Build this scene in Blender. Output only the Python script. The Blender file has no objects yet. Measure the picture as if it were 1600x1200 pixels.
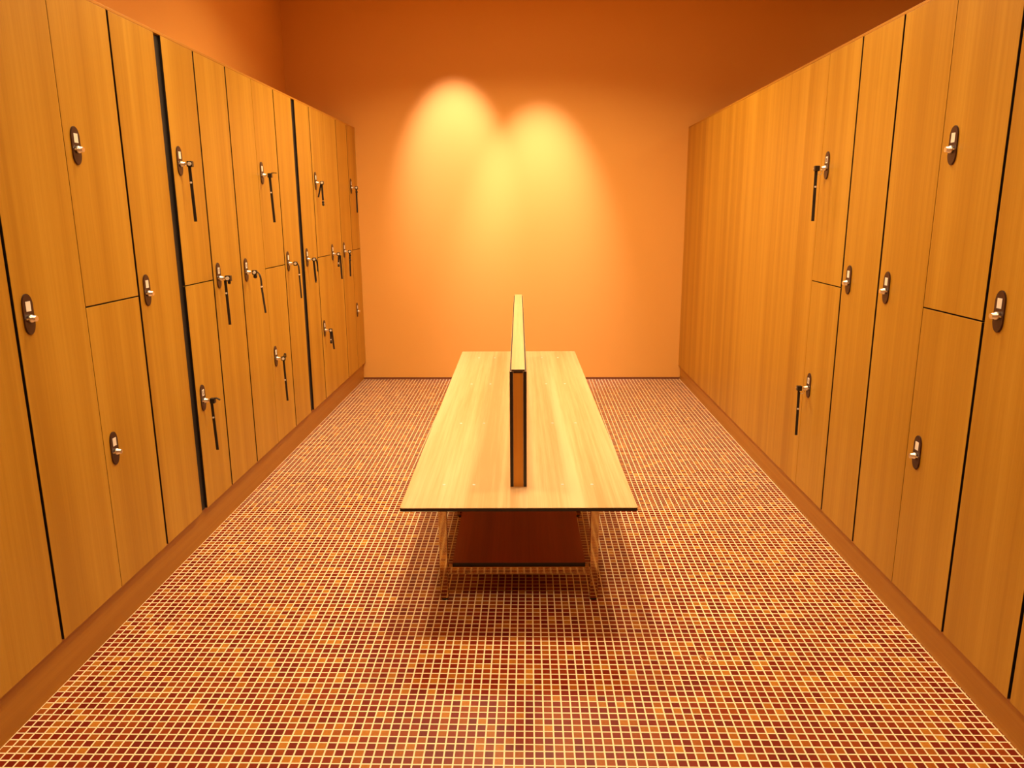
import bpy, bmesh, math, random
from mathutils import Matrix, Vector

C = bpy.context.scene.collection
PI = math.pi
random.seed(7)

# ------------------------------------------------------------------ camera
CAM_H = 1.41
F_PX, YAW, PITCH, ROLL = 1181.56, 0.02224, 0.22296, 0.0059
cam_d = bpy.data.cameras.new('camera')
cam_d.sensor_fit = 'HORIZONTAL'
cam_d.sensor_width = 36.0
cam_d.lens = 36.0 * F_PX / 1600.0
cam_d.clip_start = 0.02
cam = bpy.data.objects.new('camera', cam_d)
C.objects.link(cam)
_fw = Vector((-math.sin(YAW), math.cos(YAW), 0))
_rt = Vector((math.cos(YAW), math.sin(YAW), 0))
_D = _fw * math.cos(PITCH) - Vector((0, 0, math.sin(PITCH)))
_U0 = _fw * math.sin(PITCH) + Vector((0, 0, math.cos(PITCH)))
_R = _rt * math.cos(ROLL) - _U0 * math.sin(ROLL)
_U = _rt * math.sin(ROLL) + _U0 * math.cos(ROLL)
M = Matrix.Identity(4)
for i in range(3):
    M[i][0], M[i][1], M[i][2] = _R[i], _U[i], -_D[i]
M[2][3] = CAM_H
cam.matrix_world = M
bpy.context.scene.camera = cam

# ------------------------------------------------------------------ world, exposure
w = bpy.data.worlds.new('world')
bpy.context.scene.world = w
w.use_nodes = True
w.node_tree.nodes['Background'].inputs[0].default_value = (0.0, 0.0, 0.0, 1)
w.node_tree.nodes['Background'].inputs[1].default_value = 0.0
vs = bpy.context.scene.view_settings
vs.view_transform = 'Standard'
vs.look = 'None'
vs.gamma = 1.0
vs.use_curve_mapping = False
vs.exposure = 0.0

# ------------------------------------------------------------------ light settings (fixtures are built at the end)
CEIL = 3.10
WARM = (1.0, 0.74, 0.42)
SPREAD = 140                     # beam of the aisle downlights, degrees
# downlights above the bench axis, above both aisles, and two in the next aisle: x, y, watts
AISLE = [(-0.08, 0.6, 9), (-0.08, 2.9, 20), (-0.10, 4.75, 38),
         (-0.90, 1.0, 7), (0.75, 1.0, 7), (-0.90, 2.9, 14), (0.75, 2.9, 14), (-0.90, 4.65, 13), (0.75, 4.65, 13),
         (3.2, 3.4, 22), (3.2, 5.3, 18)]
# wall spots: x, distance from back wall, angle of the beam axis from the vertical, half-angle, watts, aim offset x, softness
SPOTS = [(-0.56, 0.80, 33.0, 20.6, 200, -0.03, 0.9), (0.11, 0.80, 24.0, 22.3, 290, -0.015, 1.0)]
SPOT_COL = (1.0, 0.74, 0.80)

# ------------------------------------------------------------------ measured layout (metres)
XL, XR = -1.410, 1.291           # door faces left / right
PL, PR = -1.432, 1.306           # plinth faces
ZBL, ZTL = 0.151, 2.090
ZBR, ZTR = 0.120, 2.074
YB = 6.4146                      # back wall
WL = -1.95                       # left wall
DOOR_T = 0.018
SPLIT = 1.123

# ------------------------------------------------------------------ materials
def new_mat(name):
    m = bpy.data.materials.new(name)
    m.use_nodes = True
    nt = m.node_tree
    return m, nt, nt.nodes['Principled BSDF']

def simple(name, col, rough=0.5, metal=0.0, spec=None):
    m, nt, b = new_mat(name)
    b.inputs['Base Color'].default_value = (*col, 1)
    b.inputs['Roughness'].default_value = rough
    b.inputs['Metallic'].default_value = metal
    if spec is not None:
        b.inputs['Specular IOR Level'].default_value = spec
    return m

def ramp(nt, fac, stops, interp='LINEAR'):
    r = nt.nodes.new('ShaderNodeValToRGB')
    r.color_ramp.interpolation = interp
    els = r.color_ramp.elements
    while len(els) < len(stops):
        els.new(0.5)
    for e, (p, c) in zip(els, stops):
        e.position = p
        e.color = (*c, 1)
    nt.links.new(fac, r.inputs[0])
    return r.outputs[0]

def math_node(nt, op, a, b=None, c=None):
    n = nt.nodes.new('ShaderNodeMath')
    n.operation = op
    for i, v in enumerate((a, b, c)):
        if v is None:
            continue
        if isinstance(v, (int, float)):
            n.inputs[i].default_value = v
        else:
            nt.links.new(v, n.inputs[i])
    return n.outputs[0]

def wood(name, dark, mid, light, grain='z', rough=0.38, strips=0.0, coat=0.0, spread=0.125):
    """Veneer: long thin streaks along the grain axis; the offset differs from object to object."""
    m, nt, b = new_mat(name)
    tc = nt.nodes.new('ShaderNodeTexCoord')
    oi = nt.nodes.new('ShaderNodeObjectInfo')
    off = nt.nodes.new('ShaderNodeVectorMath')
    off.operation = 'ADD'
    comb = nt.nodes.new('ShaderNodeCombineXYZ')
    rnd = math_node(nt, 'MULTIPLY', oi.outputs['Random'], 37.0)
    for i in range(3):
        nt.links.new(rnd, comb.inputs[i])
    nt.links.new(tc.outputs['Object'], off.inputs[0])
    nt.links.new(comb.outputs[0], off.inputs[1])
    def streak(across, along, detail, rough_n=0.6, dist=0.0):
        mp = nt.nodes.new('ShaderNodeMapping')
        s = [across] * 3
        s['xyz'.index(grain)] = along
        mp.inputs['Scale'].default_value = s
        nt.links.new(off.outputs[0], mp.inputs[0])
        n = nt.nodes.new('ShaderNodeTexNoise')
        n.inputs['Scale'].default_value = 1.0
        n.inputs['Detail'].default_value = detail
        n.inputs['Roughness'].default_value = rough_n
        n.inputs['Distortion'].default_value = dist
        nt.links.new(mp.outputs[0], n.inputs['Vector'])
        return n.outputs[0]
    broad = streak(9.0, 0.25, 2.0, 0.5, 0.3)
    fine = streak(70.0, 0.9, 4.0, 0.65)
    pore = streak(260.0, 6.0, 2.0, 0.5)
    a = math_node(nt, 'MULTIPLY', broad, 0.55)
    a = math_node(nt, 'MULTIPLY_ADD', fine, 0.33, a)
    a = math_node(nt, 'MULTIPLY_ADD', pore, 0.12, a)
    if strips:
        sx = nt.nodes.new('ShaderNodeSeparateXYZ')
        nt.links.new(tc.outputs['Object'], sx.inputs[0])
        q = math_node(nt, 'FLOOR', math_node(nt, 'MULTIPLY', sx.outputs['Y'], 1.0 / strips))
        wn = nt.nodes.new('ShaderNodeTexWhiteNoise')
        wn.noise_dimensions = '1D'
        nt.links.new(q, wn.inputs['W'])
        a = math_node(nt, 'MULTIPLY_ADD', math_node(nt, 'SUBTRACT', wn.outputs[0], 0.5), 0.12, a)
    col = ramp(nt, a, [(0.5 - spread, dark), (0.5, mid), (0.5 + spread, light)])
    nt.links.new(col, b.inputs['Base Color'])
    b.inputs['Roughness'].default_value = rough
    b.inputs['Coat Weight'].default_value = coat
    b.inputs['Coat Roughness'].default_value = 0.25
    return m

def plaster(name, col):
    m, nt, b = new_mat(name)
    tc = nt.nodes.new('ShaderNodeTexCoord')
    n = nt.nodes.new('ShaderNodeTexNoise')
    n.inputs['Scale'].default_value = 180
    n.inputs['Detail'].default_value = 3
    nt.links.new(tc.outputs['Object'], n.inputs['Vector'])
    bp = nt.nodes.new('ShaderNodeBump')
    bp.inputs['Strength'].default_value = 0.04
    bp.inputs['Distance'].default_value = 0.002
    nt.links.new(n.outputs[0], bp.inputs['Height'])
    nt.links.new(bp.outputs[0], b.inputs['Normal'])
    b.inputs['Base Color'].default_value = (*col, 1)
    b.inputs['Roughness'].default_value = 0.75
    b.inputs['Specular IOR Level'].default_value = 0.25
    return m

TILE = 0.0268
TILE_OX, TILE_OY = 0.1491, 1.9755
def mosaic(name):
    m, nt, b = new_mat(name)
    tc = nt.nodes.new('ShaderNodeTexCoord')
    sx = nt.nodes.new('ShaderNodeSeparateXYZ')
    nt.links.new(tc.outputs['Object'], sx.inputs[0])
    def axis(sock, o):
        p = math_node(nt, 'MULTIPLY', math_node(nt, 'SUBTRACT', sock, o), 1.0 / TILE)
        cell = math_node(nt, 'FLOOR', p)
        fr = math_node(nt, 'SUBTRACT', p, cell)
        d = math_node(nt, 'SUBTRACT', 0.5, math_node(nt, 'ABSOLUTE', math_node(nt, 'SUBTRACT', fr, 0.5)))
        return cell, d
    cx, dx = axis(sx.outputs['X'], TILE_OX)
    cy, dy = axis(sx.outputs['Y'], TILE_OY)
    d = math_node(nt, 'MINIMUM', dx, dy)
    mr = nt.nodes.new('ShaderNodeMapRange')
    mr.interpolation_type = 'SMOOTHSTEP'
    mr.inputs['From Min'].default_value = 0.066
    mr.inputs['From Max'].default_value = 0.094
    nt.links.new(d, mr.inputs['Value'])
    tile = mr.outputs[0]
    cv = nt.nodes.new('ShaderNodeCombineXYZ')
    nt.links.new(cx, cv.inputs[0])
    nt.links.new(cy, cv.inputs[1])
    wn = nt.nodes.new('ShaderNodeTexWhiteNoise')
    wn.noise_dimensions = '2D'
    nt.links.new(cv.outputs[0], wn.inputs['Vector'])
    # large soft patches where more amber tiles sit together
    pn = nt.nodes.new('ShaderNodeTexNoise')
    pn.inputs['Scale'].default_value = 0.16
    pn.inputs['Detail'].default_value = 2
    nt.links.new(cv.outputs[0], pn.inputs['Vector'])
    f = math_node(nt, 'ADD', wn.outputs[0], math_node(nt, 'MULTIPLY', math_node(nt, 'SUBTRACT', pn.outputs[0], 0.5), 0.5))
    tcol = ramp(nt, f, [(0.0, (0.145, 0.009, 0.002)), (0.30, (0.185, 0.013, 0.002)), (0.55, (0.230, 0.026, 0.003)),
                        (0.80, (0.285, 0.055, 0.004)), (0.93, (0.350, 0.105, 0.008)), (1.0, (0.45, 0.170, 0.018))])
    # cloudy glass inside each tile
    cn = nt.nodes.new('ShaderNodeTexNoise')
    cn.inputs['Scale'].default_value = 130
    cn.inputs['Detail'].default_value = 2
    nt.links.new(tc.outputs['Object'], cn.inputs['Vector'])
    hs = nt.nodes.new('ShaderNodeHueSaturation')
    nt.links.new(tcol, hs.inputs['Color'])
    nt.links.new(math_node(nt, 'MULTIPLY_ADD', cn.outputs[0], 0.6, 0.72), hs.inputs['Value'])
    mix = nt.nodes.new('ShaderNodeMix')
    mix.data_type = 'RGBA'
    nt.links.new(tile, mix.inputs[0])
    mix.inputs[6].default_value = (0.93, 0.80, 0.52, 1)
    nt.links.new(hs.outputs[0], mix.inputs[7])
    nt.links.new(mix.outputs[2], b.inputs['Base Color'])
    nt.links.new(math_node(nt, 'MULTIPLY_ADD', tile, -0.42, 0.75), b.inputs['Roughness'])
    bp = nt.nodes.new('ShaderNodeBump')
    b.inputs['Specular IOR Level'].default_value = 0.22
    bp.inputs['Strength'].default_value = 0.35
    bp.inputs['Distance'].default_value = 0.0012
    nt.links.new(tile, bp.inputs['Height'])
    nt.links.new(bp.outputs[0], b.inputs['Normal'])
    return m

M_WALL = plaster('orange_paint', (0.82, 0.43, 0.105))
M_CEIL = plaster('ceiling_paint', (0.80, 0.62, 0.40))
M_FLOOR = mosaic('glass_mosaic')
M_DOOR = wood('beech_veneer', (0.41, 0.195, 0.010), (0.475, 0.24, 0.016), (0.54, 0.29, 0.026), 'z', 0.40)
M_PANEL = wood('beech_panel', (0.40, 0.185, 0.009), (0.475, 0.235, 0.015), (0.55, 0.29, 0.026), 'z', 0.40, strips=0.115)
M_PLINTH = wood('plinth_veneer', (0.39, 0.155, 0.009), (0.44, 0.19, 0.014), (0.50, 0.23, 0.020), 'y', 0.42)
M_BENCH = wood('pale_beech_laminate', (0.60, 0.355, 0.15), (0.70, 0.465, 0.225), (0.79, 0.56, 0.30), 'y', 0.30, spread=0.10)
M_POST = wood('orange_beech', (0.60, 0.25, 0.02), (0.68, 0.30, 0.03), (0.75, 0.36, 0.05), 'z', 0.45)
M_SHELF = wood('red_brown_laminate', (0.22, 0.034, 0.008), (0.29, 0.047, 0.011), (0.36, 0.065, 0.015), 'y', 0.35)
M_EDGE = simple('black_laminate_core', (0.012, 0.006, 0.004), 0.5)
M_DARK = simple('dark_carcass', (0.035, 0.010, 0.005), 0.6)
M_BLACK = simple('black_filler', (0.008, 0.006, 0.005), 0.6)
M_CHROME = simple('polished_steel', (0.56, 0.38, 0.17), 0.07, 1.0)
M_NICKEL = simple('nickel', (0.92, 0.88, 0.76), 0.32, 1.0)
M_STUD = simple('pale_metal', (0.92, 0.88, 0.78), 0.35, 0.25)
M_BRONZE = simple('dark_bronze_plate', (0.045, 0.014, 0.008), 0.40, 0.0)
M_PLASTIC = simple('black_plastic', (0.012, 0.010, 0.010), 0.35)
M_STRAP = simple('black_strap', (0.010, 0.008, 0.008), 0.55)
M_WHITE = simple('white_sticker', (0.90, 0.86, 0.78), 0.5)
M_RIVET = simple('pale_rivet', (0.85, 0.80, 0.74), 0.3)
M_INK = simple('brown_print', (0.16, 0.06, 0.03), 0.6)
M_STRIP = simple('brown_joint', (0.20, 0.065, 0.02), 0.7)
M_HAIR = simple('tan_elastic', (0.80, 0.50, 0.24), 0.5)
M_FOOT = simple('black_rubber', (0.012, 0.010, 0.010), 0.6)
M_TRIM = simple('white_enamel', (0.85, 0.84, 0.80), 0.4)
m_, nt_, b_ = new_mat('lamp_glass')
b_.inputs['Emission Color'].default_value = (*WARM, 1)
b_.inputs['Emission Strength'].default_value = 12.0
M_LAMP = m_

# ------------------------------------------------------------------ mesh helpers
def bm_box(bm, x0, x1, y0, y1, z0, z1, mi=0, side_mi=None, keep='', bevel=0.0):
    """keep: the axes whose faces keep mi, all other faces get side_mi"""
    v = [bm.verts.new((x, y, z)) for x in (x0, x1) for y in (y0, y1) for z in (z0, z1)]
    fs = [((0, 1, 3, 2), 'x'), ((4, 6, 7, 5), 'x'), ((0, 4, 5, 1), 'y'), ((2, 3, 7, 6), 'y'), ((0, 2, 6, 4), 'z'), ((1, 5, 7, 3), 'z')]
    faces = []
    for idx, ax in fs:
        f = bm.faces.new([v[i] for i in idx])
        f.material_index = mi if (side_mi is None or ax in keep) else side_mi
        faces.append(f)
    if bevel:
        edges = list({e for f in faces for e in f.edges})
        bmesh.ops.bevel(bm, geom=edges, offset=bevel, segments=2, affect='EDGES', profile=0.6)
    return bm

def bm_tube(bm, pts, r, n=10, mi=0, cap=True):
    """round tube along a polyline"""
    rings = []
    pts = [Vector(p) for p in pts]
    for i, p in enumerate(pts):
        t = (pts[min(i + 1, len(pts) - 1)] - pts[max(i - 1, 0)]).normalized()
        a = Vector((0, 0, 1)) if abs(t.z) < 0.9 else Vector((1, 0, 0))
        u = t.cross(a).normalized()
        vv = t.cross(u).normalized()
        rr = r[i] if isinstance(r, (list, tuple)) else r
        rings.append([bm.verts.new(p + (u * math.cos(k * 2 * PI / n) + vv * math.sin(k * 2 * PI / n)) * rr) for k in range(n)])
    for a, b in zip(rings, rings[1:]):
        for k in range(n):
            f = bm.faces.new((a[k], a[(k + 1) % n], b[(k + 1) % n], b[k]))
            f.material_index = mi
            f.smooth = True
    if cap:
        for rg in (rings[0], rings[-1]):
            bm.faces.new(rg).material_index = mi
    return bm

def bm_band(bm, pts, width_dir, wd, th, mi=0):
    """flat strap along a polyline: width along width_dir (per point or one), thickness across"""
    pts = [Vector(p) for p in pts]
    rings = []
    for i, p in enumerate(pts):
        t = (pts[min(i + 1, len(pts) - 1)] - pts[max(i - 1, 0)]).normalized()
        wv = Vector(width_dir[i] if isinstance(width_dir, list) else width_dir)
        wv = (wv - t * wv.dot(t)).normalized()
        nv = t.cross(wv).normalized()
        rings.append([bm.verts.new(p + wv * (sw * wd / 2) + nv * (sn * th / 2)) for sw, sn in ((-1, -1), (1, -1), (1, 1), (-1, 1))])
    for a, b in zip(rings, rings[1:]):
        for k in range(4):
            bm.faces.new((a[k], a[(k + 1) % 4], b[(k + 1) % 4], b[k])).material_index = mi
    bm.faces.new(rings[0]).material_index = mi
    bm.faces.new(rings[-1]).material_index = mi
    return bm

def bm_plate(bm, outline, x0, x1, mi=0, bevel=0.0):
    """prism of a (y,z) outline between x0 and x1"""
    a = [bm.verts.new((x0, y, z)) for y, z in outline]
    b = [bm.verts.new((x1, y, z)) for y, z in outline]
    n = len(a)
    fs = [bm.faces.new(a), bm.faces.new(b)]
    for k in range(n):
        fs.append(bm.faces.new((a[k], a[(k + 1) % n], b[(k + 1) % n], b[k])))
    for f in fs:
        f.material_index = mi
    if bevel:
        bmesh.ops.bevel(bm, geom=list(fs[1].edges), offset=bevel, segments=2, affect='EDGES')
    return bm

def obj(name, bm, mats, parent=None, loc=None):
    bmesh.ops.recalc_face_normals(bm, faces=bm.faces)
    me = bpy.data.meshes.new(name)
    bm.to_mesh(me)
    bm.free()
    for m in (mats if isinstance(mats, (list, tuple)) else [mats]):
        me.materials.append(m)
    o = bpy.data.objects.new(name, me)
    C.objects.link(o)
    if parent:
        o.parent = parent
    if loc:
        o.location = loc
    return o

def thing(name, label, cat, loc=(0, 0, 0), rotz=0.0, group=None):
    o = bpy.data.objects.new(name, None)
    o.empty_display_size = 0.05
    C.objects.link(o)
    o.location = loc
    o.rotation_euler = (0, 0, rotz)
    o['label'] = label
    o['category'] = cat
    if group:
        o['group'] = group
    return o

def struct(name, bm, mats, label=None, cat=None):
    o = obj(name, bm, mats)
    o['kind'] = 'structure'
    if label:
        o['label'] = label
        o['category'] = cat
    return o

def child_copy(src, parent, loc=None):
    c = src.copy()
    C.objects.link(c)
    c.parent = parent
    if loc is not None:
        c.location = loc
    for ch in list(src.children):
        child_copy(ch, c)
    return c

# ------------------------------------------------------------------ the room
NB = bmesh.new
YF, XE = -1.6, 4.6               # wall behind the camera, wall of the next aisle
struct('floor', bm_box(NB(), WL, XE, YF, YB, -0.05, 0.0), M_FLOOR, 'small square red-brown and amber glass mosaic tiles with cream grout', 'floor')
struct('ceiling', bm_box(NB(), WL, XE, YF, YB, CEIL, CEIL + 0.1), M_CEIL, 'painted ceiling above the changing room', 'ceiling')
struct('wall_back', bm_box(NB(), WL - 0.1, XE + 0.1, YB, YB + 0.1, -0.05, CEIL + 0.1), M_WALL, 'orange painted end wall lit by two spotlight scallops', 'wall')
struct('wall_left', bm_box(NB(), WL - 0.1, WL, YF, YB, -0.05, CEIL + 0.1), M_WALL, 'orange painted wall showing above the left lockers', 'wall')
struct('wall_front', bm_box(NB(), WL - 0.1, XE + 0.1, YF - 0.1, YF, -0.05, CEIL + 0.1), M_WALL, 'orange wall behind the viewer', 'wall')
struct('wall_far', bm_box(NB(), XE, XE + 0.1, YF, YB, -0.05, CEIL + 0.1), M_WALL, 'orange wall of the next aisle behind the right lockers', 'wall')
struct('baseboard_back', bm_box(NB(), PL + 0.001, PR - 0.001, YB - 0.006, YB - 0.0005, 0.0005, 0.017), M_STRIP, 'thin dark brown joint strip at the foot of the orange end wall', 'baseboard')
struct('baseboard_left', bm_box(NB(), WL + 0.002, PL, YF + 0.002, YB - 0.001, 0.0, ZBL - 0.004, bevel=0.0015), M_PLINTH, 'low wooden plinth under the left lockers', 'plinth')
struct('baseboard_right', bm_box(NB(), PR, 2.35, YF + 0.002, YB - 0.001, 0.0, ZBR - 0.004, bevel=0.0015), M_PLINTH, 'low wooden plinth under the right panel and lockers', 'plinth')
# the partition that carries the plain panel on the right
R0 = 3.490                       # near edge of the plain panel
struct('wall_right', bm_box(NB(), XR + 0.022, 2.35, R0 + 0.004, YB - 0.001, ZBR, ZTR - 0.012), M_DARK, 'carcass behind the plain wooden panel on the right', 'wall')
pn = obj('wood_panel', bm_box(NB(), 0, 0.020, 0, YB - 0.001 - R0, 0, ZTR - ZBR - 0.011, bevel=0.001), M_PANEL, loc=(XR, R0 + 0.0015, ZBR))
pn['label'] = 'large plain vertically grained wooden panel along the right, without doors'
pn['category'] = 'panel'
for nm, x0, x1, zt in (('left', WL + 0.002, XL, ZTL), ('right', XR, 2.35, ZTR)):
    o = obj('top_board', bm_box(NB(), x0, x1, YF + 0.003, YB - 0.001, zt - 0.010, zt, bevel=0.001), M_PLINTH)
    o['label'] = 'thin wooden board capping the %s' % ('left bank of lockers' if nm == 'left' else 'right bank of lockers and plain panel')
    o['category'] = 'board'
    o['group'] = 'boards capping the locker banks'

# ------------------------------------------------------------------ locks
def stadium(wd, ht, n=10):
    r = wd / 2
    c = ht / 2 - r * 1.25
    p = [(r * math.cos(PI * k / n), c + 1.25 * r * math.sin(PI * k / n)) for k in range(n + 1)]
    return p + [(-y, -z) for y, z in p]

DIGITS = {'0': [[(0, 0), (1, 0), (1, 2), (0, 2), (0, 0)]], '1': [[(.2, 1.6), (.6, 2), (.6, 0)]],
          '2': [[(0, 2), (1, 2), (1, 1), (0, 1), (0, 0), (1, 0)]], '3': [[(0, 2), (1, 2), (1, 0), (0, 0)], [(.3, 1), (1, 1)]],
          '5': [[(1, 2), (0, 2), (0, 1), (1, 1), (1, 0), (0, 0)]]}
PLATE_BM = bm_plate(NB(), stadium(0.044, 0.116), 0.0, 0.004, 0, 0.0012)
lock_proto = obj('lock', PLATE_BM, M_BRONZE)
knob_bm = bm_tube(NB(), [(0.0035, 0, -0.012), (0.012, 0, -0.012), (0.013, 0, -0.012), (0.024, 0, -0.012)], [0.0115, 0.011, 0.0085, 0.0080], 16)
bm_box(knob_bm, 0.004, 0.0075, -0.018, 0.018, -0.0145, -0.0095)
cyl_proto = obj('lock_cylinder', knob_bm, M_NICKEL, lock_proto)
cyl_proto['label'] = 'bright nickel key cylinder'

def number_label(parent, txt):
    bm = bm_box(NB(), 0.0042, 0.0048, -0.0105, 0.0105, 0.0085, 0.0365, bevel=0.0)
    if txt:
        n = len(txt)
        sw = min(0.0048, 0.0145 / (n * 1.45))
        x = -(n * sw + (n - 1) * sw * 0.45) / 2
        for ch in txt:
            for st in DIGITS[ch]:
                bm_band(bm, [(0.0050, x + a * sw, 0.0145 + b * 0.0075) for a, b in st], (1, 0, 0), 0.0006, 0.0017, 1)
            x += sw * 1.45
    o = obj('number_label', bm, [M_WHITE, M_INK], parent)
    o['label'] = 'white number sticker'
    return o

first_lock = [True]
def add_lock(root, s, z, txt):
    if first_lock[0]:
        first_lock[0] = False
        lk = lock_proto
        lk.parent = root
        lk.location = (0.0003, s, z)
    else:
        lk = lock_proto.copy()
        C.objects.link(lk)
        lk.parent = root
        lk.location = (0.0003, s, z)
        child_copy(cyl_proto, lk)
    lk['label'] = 'dark bronze oblong lock plate'
    number_label(lk, txt)

# ------------------------------------------------------------------ lockers
BODY_D = 0.49
LOCK_IN = 0.057
def locker(side, y0, y1, z0, z1, zlock, g0, g1, gz0, gz1, txt, label, group):
    """y0..y1 column limits, g0/g1 visible joint at the near and far side, gz0/gz1 at bottom and top"""
    left = side == 'L'
    X = XL if left else XR
    yc, h = (y0 + y1) / 2, z1 - z0
    root = thing('locker', label, 'locker', (X, yc, z0), 0.0 if left else PI, group)
    a, b = (-(y1 - y0) / 2, (y1 - y0) / 2)
    ga, gb = (g0, g1) if left else (g1, g0)
    obj('body', bm_box(NB(), -DOOR_T - BODY_D, -DOOR_T - 0.002, a + 0.0006, b - 0.0006, 0.0006, h - 0.0006), M_DARK, root)
    obj('door', bm_box(NB(), -DOOR_T, 0, a + ga / 2, b - gb / 2, gz0, h - gz1, 0, 1, 'x', bevel=0.0008), [M_DOOR, M_EDGE], root)
    lock_off = LOCK_IN if left else 0.070
    add_lock(root, a + lock_off, zlock - z0, txt)
    return root

W_, T_ = 0.0130, 0.003
TOPL, TOPR = ZTL - 0.0102, ZTR - 0.0102
KL = 'wooden lockers on the left'
KR = 'wooden lockers on the right'
def tall(side, y0, y1, g0, g1, txt, label):
    zb, zt = (ZBL, TOPL) if side == 'L' else (ZBR, TOPR)
    return locker(side, y0, y1, zb, zt, 1.138, g0, g1, 0.001, 0.0003, txt, label, KL if side == 'L' else KR)
def split(side, y0, y1, g0, g1, tu, tl, lu, ll, gl0=None, gl1=None):
    zb, zt = (ZBL, TOPL) if side == 'L' else (ZBR, TOPR)
    zs = SPLIT if side == 'L' else 1.100
    zlo, zup = (0.636, 1.621) if side == 'L' else (0.626, 1.601)
    g = KL if side == 'L' else KR
    locker(side, y0, y1, zs, zt, zup, g0, g1, 0.0022, 0.0003, tu, lu, g)
    locker(side, y0, y1, zb, zs, zlo, g0 if gl0 is None else gl0, g1 if gl1 is None else gl1, 0.001, 0.0022, tl, ll, g)

# left bank, from the end wall forwards
tall('L', 4.790, 5.097, 0.0, W_, '', 'tall left locker just behind the farther black gap, its strap ending in a cross-piece')
split('L', 5.097, 5.432, W_, T_, '', '', 'upper half-height left locker whose key has one strap swung back and a knotted end',
      'lower half-height left locker, second of the lower ones from the end wall')
tall('L', 5.432, 5.785, T_, W_, '', 'second tall left locker from the end wall, key with a short ring and long strap')
tall('L', 5.785, 6.125, W_, W_, '', 'last tall left locker before the corner column by the orange wall', )
split('L', 6.125, YB - 0.0015, W_, 0.0, '', '', 'upper half-height left locker in the corner against the orange wall',
      'lower half-height left locker in the corner, its lock empty without a key', gl0=0.0015)
tall('L', 4.400, 4.720, W_, 0.0, '', 'tall left locker just in front of the farther black gap, thin strap on its lock')
split('L', 4.062, 4.400, T_, W_, '', '', 'upper half-height left locker with a key hanging high, between two tall lockers',
      'lower half-height left locker with long straight key strap, third from the end wall')
tall('L', 3.722, 4.062, W_, T_, '51', 'tall left locker whose key strap curves outwards, third column behind the nearer black gap')
tall('L', 3.378, 3.722, W_, W_, '52', 'tall left locker second behind the nearer black gap, black key block on its lock')
split('L', 3.093, 3.378, 0.0, W_, '', '53', 'upper half-height left locker just behind the nearer black gap, nearest upper one with a key',
      'lower half-height left locker just behind the nearer black gap, nearest lower one with a key')
tall('L', 2.715, 3.036, W_, 0.0, '', 'tall left locker just in front of the nearer black gap, nothing in its lock')
split('L', 2.375, 2.715, T_, W_, '', '', 'upper half-height left locker in front of the nearer black gap, no key',
      'lower half-height left locker in front of the nearer black gap, no key')
tall('L', 2.035, 2.375, W_, T_, '', 'tall left locker with an empty lock, third in front of the nearer black gap')
tall('L', 1.695, 2.035, W_, W_, '', 'tall left locker nearest to the viewer, cut by the picture edge')
# right bank, from the plain panel forwards
split('R', 3.160, R0, W_, T_, '105', '0', 'upper half-height right locker beside the plain panel, key strap hanging from its lock',
      'lower half-height right locker beside the plain panel, key strap hanging from its lock', gl1=0.002)
tall('R', 2.830, 3.160, W_, W_, '', 'tall right locker next in front of the half-height pair with keys')
tall('R', 2.495, 2.830, T_, W_, '', 'tall right locker second in front of the half-height pair with keys')
split('R', 2.160, 2.495, W_, T_, '', '', 'upper half-height right locker nearest to the viewer, without a key',
      'lower half-height right locker nearest to the viewer, without a key')
tall('R', 1.825, 2.160, W_, W_, '', 'tall right locker cut by the picture edge, its lock in view')
tall('R', 1.490, 1.825, T_, W_, '', 'tall right locker nearest to the viewer, only a sliver of its door showing')

for y0, y1, lab in ((3.036, 3.093, 'black filler strip in the wide gap between left lockers, nearer one'),
                    (4.720, 4.790, 'black filler strip in the wide gap between left lockers, farther one')):
    o = obj('filler_strip', bm_box(NB(), XL - 0.45, XL - 0.010, y0 + 0.0012, y1 - 0.0012, ZBL + 0.001, TOPL - 0.002), M_BLACK)
    o['label'] = lab
    o['category'] = 'filler strip'
    o['group'] = 'black filler strips between left lockers'

# ------------------------------------------------------------------ keys with wrist straps (local: x out from the door, y to the viewer's right, z up; origin at lock centre)
def arc(p0, p1, p2, n=6):
    p0, p1, p2 = Vector(p0), Vector(p1), Vector(p2)
    return [p0.lerp(p1, t / n).lerp(p1.lerp(p2, t / n), t / n) for t in range(n + 1)]

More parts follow.
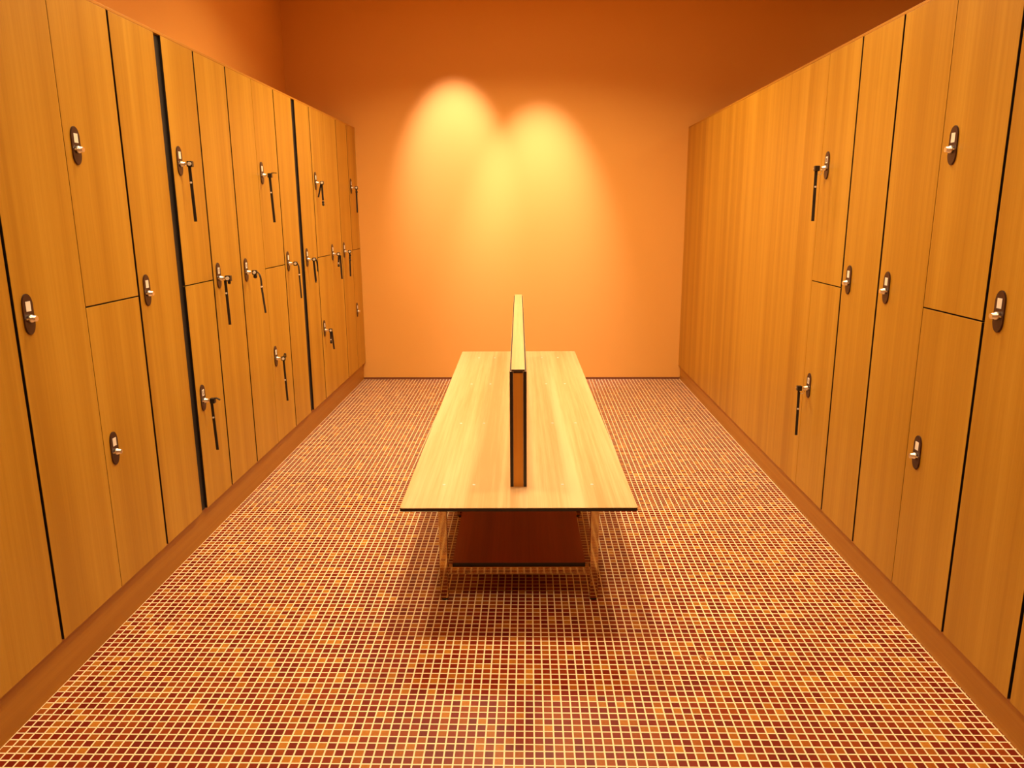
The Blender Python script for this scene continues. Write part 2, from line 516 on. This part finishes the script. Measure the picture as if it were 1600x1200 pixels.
def key(side, yc, zc, label, straps, ring=False, stud=True, head=(0.0, 0.0), hs=1.0, dangle=None, tail=None):
    left = side == 'L'
    root = thing('locker_key', label, 'key', ((XL if left else XR), yc, zc), 0.0 if left else PI, 'locker keys on black straps')
    hy, hz = head
    # blade and shoulder in the cylinder
    bm = bm_box(NB(), 0.0245, 0.034, -0.0035, 0.0035, -0.016, -0.008, bevel=0.0006)
    b = obj('key_shank', bm, M_NICKEL, root)
    b['label'] = 'bright metal key shank'
    s = 0.0105 * hs
    bm = bm_box(NB(), 0.0335, 0.0335 + 0.021 * hs, -s + hy, s + hy, -0.012 - s * 1.15 + hz, -0.012 + s * 1.05 + hz, bevel=0.003)
    obj('key_head', bm, M_PLASTIC, root)
    if stud:
        bm = bm_tube(NB(), [(0.046, hy - s - 0.0045, -0.012 + hz), (0.046, hy - s + 0.002, -0.012 + hz)], 0.0075 * hs, 12)
        o = obj('head_stud', bm, M_STUD, root)
        o['label'] = 'round bright stud on the key head'
    if ring:
        cen = Vector((0.030, 0.0, -0.030))
        pts = [cen + Vector((0.010 * math.cos(t), 0.004 * math.sin(t), 0.010 * math.sin(t))) for t in [k * 2 * PI / 14 for k in range(15)]]
        o = obj('key_ring', bm_tube(NB(), pts, 0.0018, 6, cap=False), M_NICKEL, root)
        o['label'] = 'small bright ring'
    if tail:
        obj('strap_tail', bm_band(NB(), [Vector(p) for p in tail], (0, 1, 0), 0.010, 0.0035), M_STRAP, root)
    for pts, wdir, wd, rivet in straps:
        st = obj('strap', bm_band(NB(), pts, wdir, wd, 0.0032), M_STRAP, root)
        if rivet is not None:
            p = Vector(rivet)
            rv = obj('rivet', bm_tube(NB(), [p + Vector((0, -0.0045, 0)), p + Vector((0, 0.0045, 0))], 0.0042, 10), M_RIVET, st)
            rv['label'] = 'pale round rivet'
    if dangle:
        bm = NB()
        for (x, y, z, r) in dangle:
            bm_tube(bm, [(x, y, z - r), (x, y, z - r * .5), (x, y, z + r * .5), (x, y, z + r)], [r * .6, r, r, r * .6], 10)
        obj('bead', bm, M_PLASTIC, root)
    return root

OX = (1, 0, 0)
def hang(x0, x1, z1, y1=0.0, z0=-0.022, n=6):
    return [Vector((x0 + (x1 - x0) * (k / n), y1 * (k / n), z0 + (z1 - z0) * (k / n))) for k in range(n + 1)]
LO = LOCK_IN
# left, near to far
key('L', 3.093 + LO, 1.621, 'key on a black strap in the nearest upper left lock, at the picture edge', [(hang(0.040, 0.044, -0.24), OX, 0.012, (0.0412, 0, -0.085))])
key('L', 3.093 + LO, 0.636, 'key on a long black strap in the lowest nearest left lock, short tail pointing out',
    [(hang(0.038, 0.044, -0.235), OX, 0.0115, (0.040, 0, -0.088))], tail=[(0.050, 0, -0.002), (0.060, 0, -0.001), (0.068, 0, -0.005), (0.076, 0, -0.010)], stud=False)
key('L', 3.378 + LO, 1.138, 'chunky black key with a straight strap in the second left lock',
    [(hang(0.030, 0.034, -0.225), OX, 0.012, (0.0308, 0, -0.080))], dangle=[(0.048, 0, -0.0315, 0.007)], hs=1.15)
key('L', 3.722 + LO, 1.138, 'key in the third left lock whose strap bows outwards then hangs',
    [(arc((0.050, 0, -0.008), (0.076, 0, -0.010), (0.073, 0, -0.082)) + hang(0.073, 0.083, -0.215, 0.0, -0.088, 4),
      [(0, 1, 0.0)] * 3 + [(0.5, 1, 0)] * 4 + [(0.9, 1, 0)] * 5, 0.009, (0.073, 0, -0.084))], dangle=[(0.045, 0, -0.0325, 0.009)])
key('L', 4.062 + LO, 1.621, 'key with a long strap in the high left lock between tall lockers, tail sticking out',
    [(hang(0.042, 0.050, -0.255), OX, 0.0125, (0.0440, 0, -0.10))], tail=[(0.052, 0, 0.000), (0.066, 0, 0.001), (0.080, 0, 0.000)], stud=False)
key('L', 4.062 + LO, 0.636, 'key with a long strap in the low left lock, loop turned up',
    [(hang(0.044, 0.050, -0.255), OX, 0.0105, (0.0455, 0, -0.135))], tail=[(0.048, 0, 0.000), (0.052, 0, 0.016), (0.058, 0, 0.014), (0.058, 0, -0.006)])
key('L', 4.400 + LO, 1.138, 'key with a thin drooping strap in the lock before the second black gap',
    [(arc((0.050, 0, -0.008), (0.066, 0, -0.012), (0.062, 0, -0.075)) + hang(0.062, 0.066, -0.215, 0.0, -0.082, 4),
      [(0, 1, 0.0)] * 3 + [(0.5, 1, 0)] * 4 + [(0.7, 1, 0)] * 5, 0.009, (0.062, 0, -0.077))])
key('L', 4.790 + LO + 0.010, 1.138, 'key behind the farther black gap with a short and a long strap and cross-piece',
    [(hang(0.040, 0.046, -0.150), OX, 0.0125, None), (arc((0.050, 0, -0.01), (0.062, 0.006, -0.01), (0.060, 0.01, -0.09)), OX, 0.008, None)],
    dangle=[(0.0455, 0, -0.1545, 0.0055)])
key('L', 5.097 + LO, 1.621, 'key in the farther high left lock, one strap swung back to the door',
    [(hang(0.042, 0.044, -0.125), OX, 0.012, None), ([(0.036, 0, -0.02), (0.026, 0, -0.06), (0.014, 0, -0.105)], OX, 0.010, None)],
    dangle=[(0.044, 0, -0.137, 0.008), (0.044, 0, -0.152, 0.008)])
key('L', 5.097 + LO, 0.636, 'key in the second low left lock from the end wall, loop and longer strap',
    [(hang(0.042, 0.042, -0.090), OX, 0.012, (0.042, 0.0, -0.078)), (hang(0.052, 0.060, -0.145), OX, 0.0105, None)], dangle=[(0.042, 0, -0.097, 0.008)])
key('L', 5.432 + LO, 1.138, 'key with ringed loop and longer strap in the last but one tall left lock',
    [(hang(0.046, 0.040, -0.085), OX, 0.012, (0.041, 0, -0.076)), (hang(0.056, 0.060, -0.190), OX, 0.012, None)], dangle=[(0.041, 0, -0.095, 0.008)])
key('L', 5.785 + LO, 1.138, 'key with lumpy beads above a straight strap in the last tall left lock',
    [(hang(0.042, 0.040, -0.200), OX, 0.011, None)], dangle=[(0.044, 0, -0.040, 0.009), (0.042, 0, -0.058, 0.008), (0.043, 0, -0.077, 0.008)])
key('L', 6.125 + LO, 1.621, 'key with a straight strap in the high left lock in the corner by the wall',
    [(hang(0.042, 0.042, -0.205), OX, 0.011, None)], dangle=[(0.044, 0, -0.044, 0.009), (0.043, 0, -0.064, 0.007)])
# right
key('R', R0 - 0.070, 1.601, 'key on a black strap in the upper right lock beside the plain panel',
    [(hang(0.046, 0.048, -0.235, 0.012), OX, 0.0125, (0.0465, 0.004, -0.090))], ring=True)
key('R', R0 - 0.070, 0.626, 'key on a black strap in the lower right lock beside the plain panel',
    [(hang(0.044, 0.044, -0.235, 0.008), OX, 0.0115, (0.044, 0.003, -0.110))], ring=True)

# ------------------------------------------------------------------ the bench
BZ = 0.44                        # seat height
BX, BY, BROT = -0.0336, 2.391, 0.0125
BW, BL = 0.804, 2.944
T = 0.013
bench = thing('bench', 'long pale wooden bench with a central backrest, steel legs and a low shelf', 'bench', (BX, BY, 0), BROT)
def rounded_board(x0, x1, y0, y1, z0, z1, r):
    bm = NB()
    pts = []
    for cx, cy, a0 in ((x1 - r, y0 + r, -PI / 2), (x1 - r, y1 - r, 0), (x0 + r, y1 - r, PI / 2), (x0 + r, y0 + r, PI)):
        for k in range(5):
            a = a0 + k * PI / 8
            pts.append((cx + r * math.cos(a), cy + r * math.sin(a)))
    lo = [bm.verts.new((x, y, z0)) for x, y in pts]
    hi = [bm.verts.new((x, y, z1)) for x, y in pts]
    f1, f2 = bm.faces.new(lo), bm.faces.new(hi)
    n = len(pts)
    for k in range(n):
        bm.faces.new((lo[k], lo[(k + 1) % n], hi[(k + 1) % n], hi[k])).material_index = 1
    bmesh.ops.bevel(bm, geom=list(f2.edges), offset=0.0012, segments=2, affect='EDGES')
    return bm
obj('seat', rounded_board(-BW / 2, BW / 2, 0, BL, BZ - T, BZ, 0.010), [M_BENCH, M_EDGE], bench)
FR = [0.195, 0.985, 1.790, 2.610]                      # frame positions along the bench
LEGX, LEG = 0.2775, 0.030
SH_Z = 0.135                                           # underside of shelf = top of crossbars
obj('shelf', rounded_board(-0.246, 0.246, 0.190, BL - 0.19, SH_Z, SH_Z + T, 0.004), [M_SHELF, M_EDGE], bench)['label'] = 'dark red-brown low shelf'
for yf in FR:
    for sx in (-1, 1):
        bm = bm_box(NB(), sx * LEGX - LEG / 2, sx * LEGX + LEG / 2, yf - LEG / 2, yf + LEG / 2, 0.008, BZ - T - 0.0005, bevel=0.002)
        lg = obj('leg', bm, M_CHROME, bench)
        bm = bm_tube(NB(), [(sx * LEGX, yf, 0.0), (sx * LEGX, yf, 0.0085)], 0.013, 14)
        obj('foot', bm, M_FOOT, lg)['label'] = 'small black levelling foot'
    bm = bm_box(NB(), -LEGX + LEG / 2, LEGX - LEG / 2, yf - LEG / 2 + 0.001, yf + LEG / 2 - 0.001, SH_Z - 0.029, SH_Z - 0.0005, bevel=0.0015)
    obj('crossbar', bm, M_CHROME, bench)
    bm = bm_box(NB(), -LEGX + LEG / 2, LEGX - LEG / 2, yf - LEG / 2 + 0.001, yf + LEG / 2 - 0.001, BZ - T - 0.029, BZ - T - 0.001, bevel=0.0015)
    obj('top_rail', bm, M_CHROME, bench)
def bolt(x, y):
    bm = bm_tube(NB(), [(x, y, BZ - 0.002), (x, y, BZ + 0.0012), (x, y, BZ + 0.0022)], [0.0062, 0.0062, 0.0035], 14)
    o = obj('bolt', bm, M_RIVET, bench)
    return o
for yb in (0.222, 1.048, 1.886, 2.700):
    for xb in (-0.272, -0.163, 0.160, 0.268):
        bolt(xb, yb)
# backrest
B0, B1 = 0.198, 2.676
BT = 0.0605
ZP, ZC = 0.8685, 0.8755
for sx in (-1, 1):
    x0, x1 = sorted((sx * BT / 2, sx * (BT / 2 - T)))
    obj('backrest_panel', bm_box(NB(), x0, x1, B0, B1, BZ + 0.0003, ZP, 0, 1, 'x', bevel=0.001), [M_BENCH, M_EDGE], bench)
obj('backrest_post', bm_box(NB(), -BT / 2 + T + 0.0003, BT / 2 - T - 0.0003, B0 + 0.003, B0 + 0.043, BZ + 0.0003, ZC - T - 0.0005), M_POST, bench)['label'] = 'orange wooden end post between the black-edged panels'
obj('backrest_post', bm_box(NB(), -BT / 2 + T + 0.0003, BT / 2 - T - 0.0003, B1 - 0.043, B1 - 0.003, BZ + 0.0003, ZC - T - 0.0005), M_POST, bench)
cw = BT / 2 - 0.0065
cb = NB()
bm_box(cb, -cw, cw, B0 - 0.001, B1 + 0.001, ZP + 0.0003, ZC, 0, 1, 'z', bevel=0.0008)
bm_box(cb, -BT / 2 + T + 0.0003, BT / 2 - T - 0.0003, B0 + 0.0005, B1 - 0.0005, ZC - T, ZP + 0.0003, 1)
obj('backrest_cap', cb, [M_BENCH, M_EDGE], bench)

# ------------------------------------------------------------------ hair tie on the floor
bm = NB()
N = 40
ring = []
for k in range(N + 1):
    t = 2 * PI * k / N
    ex, ey = 0.024 * math.cos(t), 0.013 * math.sin(t) * (1 + 0.25 * math.cos(t))
    ca, sa = math.cos(-0.95), math.sin(-0.95)
    ring.append((ex * ca - ey * sa, ex * sa + ey * ca, 0.0016 + 0.0006 * math.sin(3 * t)))
bm_tube(bm, ring, 0.0012, 8, cap=False)
ht = obj('hair_tie', bm, M_HAIR, loc=(0.5721, 2.1971, 0))
ht['label'] = 'thin tan hair tie lying on the mosaic floor, right of the bench'
ht['category'] = 'hair tie'

# ------------------------------------------------------------------ ceiling lights
def fixture(x, y, r, label):
    t = thing('ceiling_downlight', label, 'ceiling light', (x, y, CEIL), 0, 'ceiling downlights')
    bm = NB()
    n = 28
    prof = [(r * 1.25, 0.0), (r * 1.25, -0.006), (r * 1.02, -0.008), (r * 1.0, -0.0005)]
    rows = [[bm.verts.new((a * math.cos(k * 2 * PI / n), a * math.sin(k * 2 * PI / n), z)) for k in range(n)] for a, z in prof]
    for p, q in zip(rows, rows[1:]):
        for k in range(n):
            bm.faces.new((p[k], p[(k + 1) % n], q[(k + 1) % n], q[k]))
    obj('trim_ring', bm, M_TRIM, t)
    bm = NB()
    bmesh.ops.create_circle(bm, cap_ends=True, segments=28, radius=r * 0.98, matrix=Matrix.Translation((0, 0, -0.002)))
    obj('lens', bm, M_LAMP, t)
    return t

for i, (x, y, p) in enumerate(AISLE):
    t = fixture(x, y, 0.16, 'round recessed aisle downlight in the ceiling')
    ld = bpy.data.lights.new('aisle_lamp', 'AREA')
    ld.shape = 'DISK'
    ld.size = 0.30
    ld.spread = math.radians(SPREAD)
    ld.energy = p
    ld.color = WARM
    lo = bpy.data.objects.new('aisle_lamp', ld)
    C.objects.link(lo)
    lo.parent = t
    lo.location = (0, 0, -0.012)
for (x, dist, ax, ha, p, dx, soft) in SPOTS:
    t = fixture(x, YB - dist, 0.045, 'small recessed spotlight close to the end wall')
    ld = bpy.data.lights.new('wall_spot', 'SPOT')
    ld.energy = p
    ld.color = SPOT_COL
    ld.spot_size = math.radians(2 * ha)
    ld.spot_blend = soft
    ld.shadow_soft_size = 0.03
    lo = bpy.data.objects.new('wall_spot', ld)
    C.objects.link(lo)
    lo.parent = t
    lo.location = (0, 0, -0.02)
    lo.rotation_euler = Vector((dx, math.sin(math.radians(ax)), -math.cos(math.radians(ax)))).to_track_quat('-Z', 'Y').to_euler()
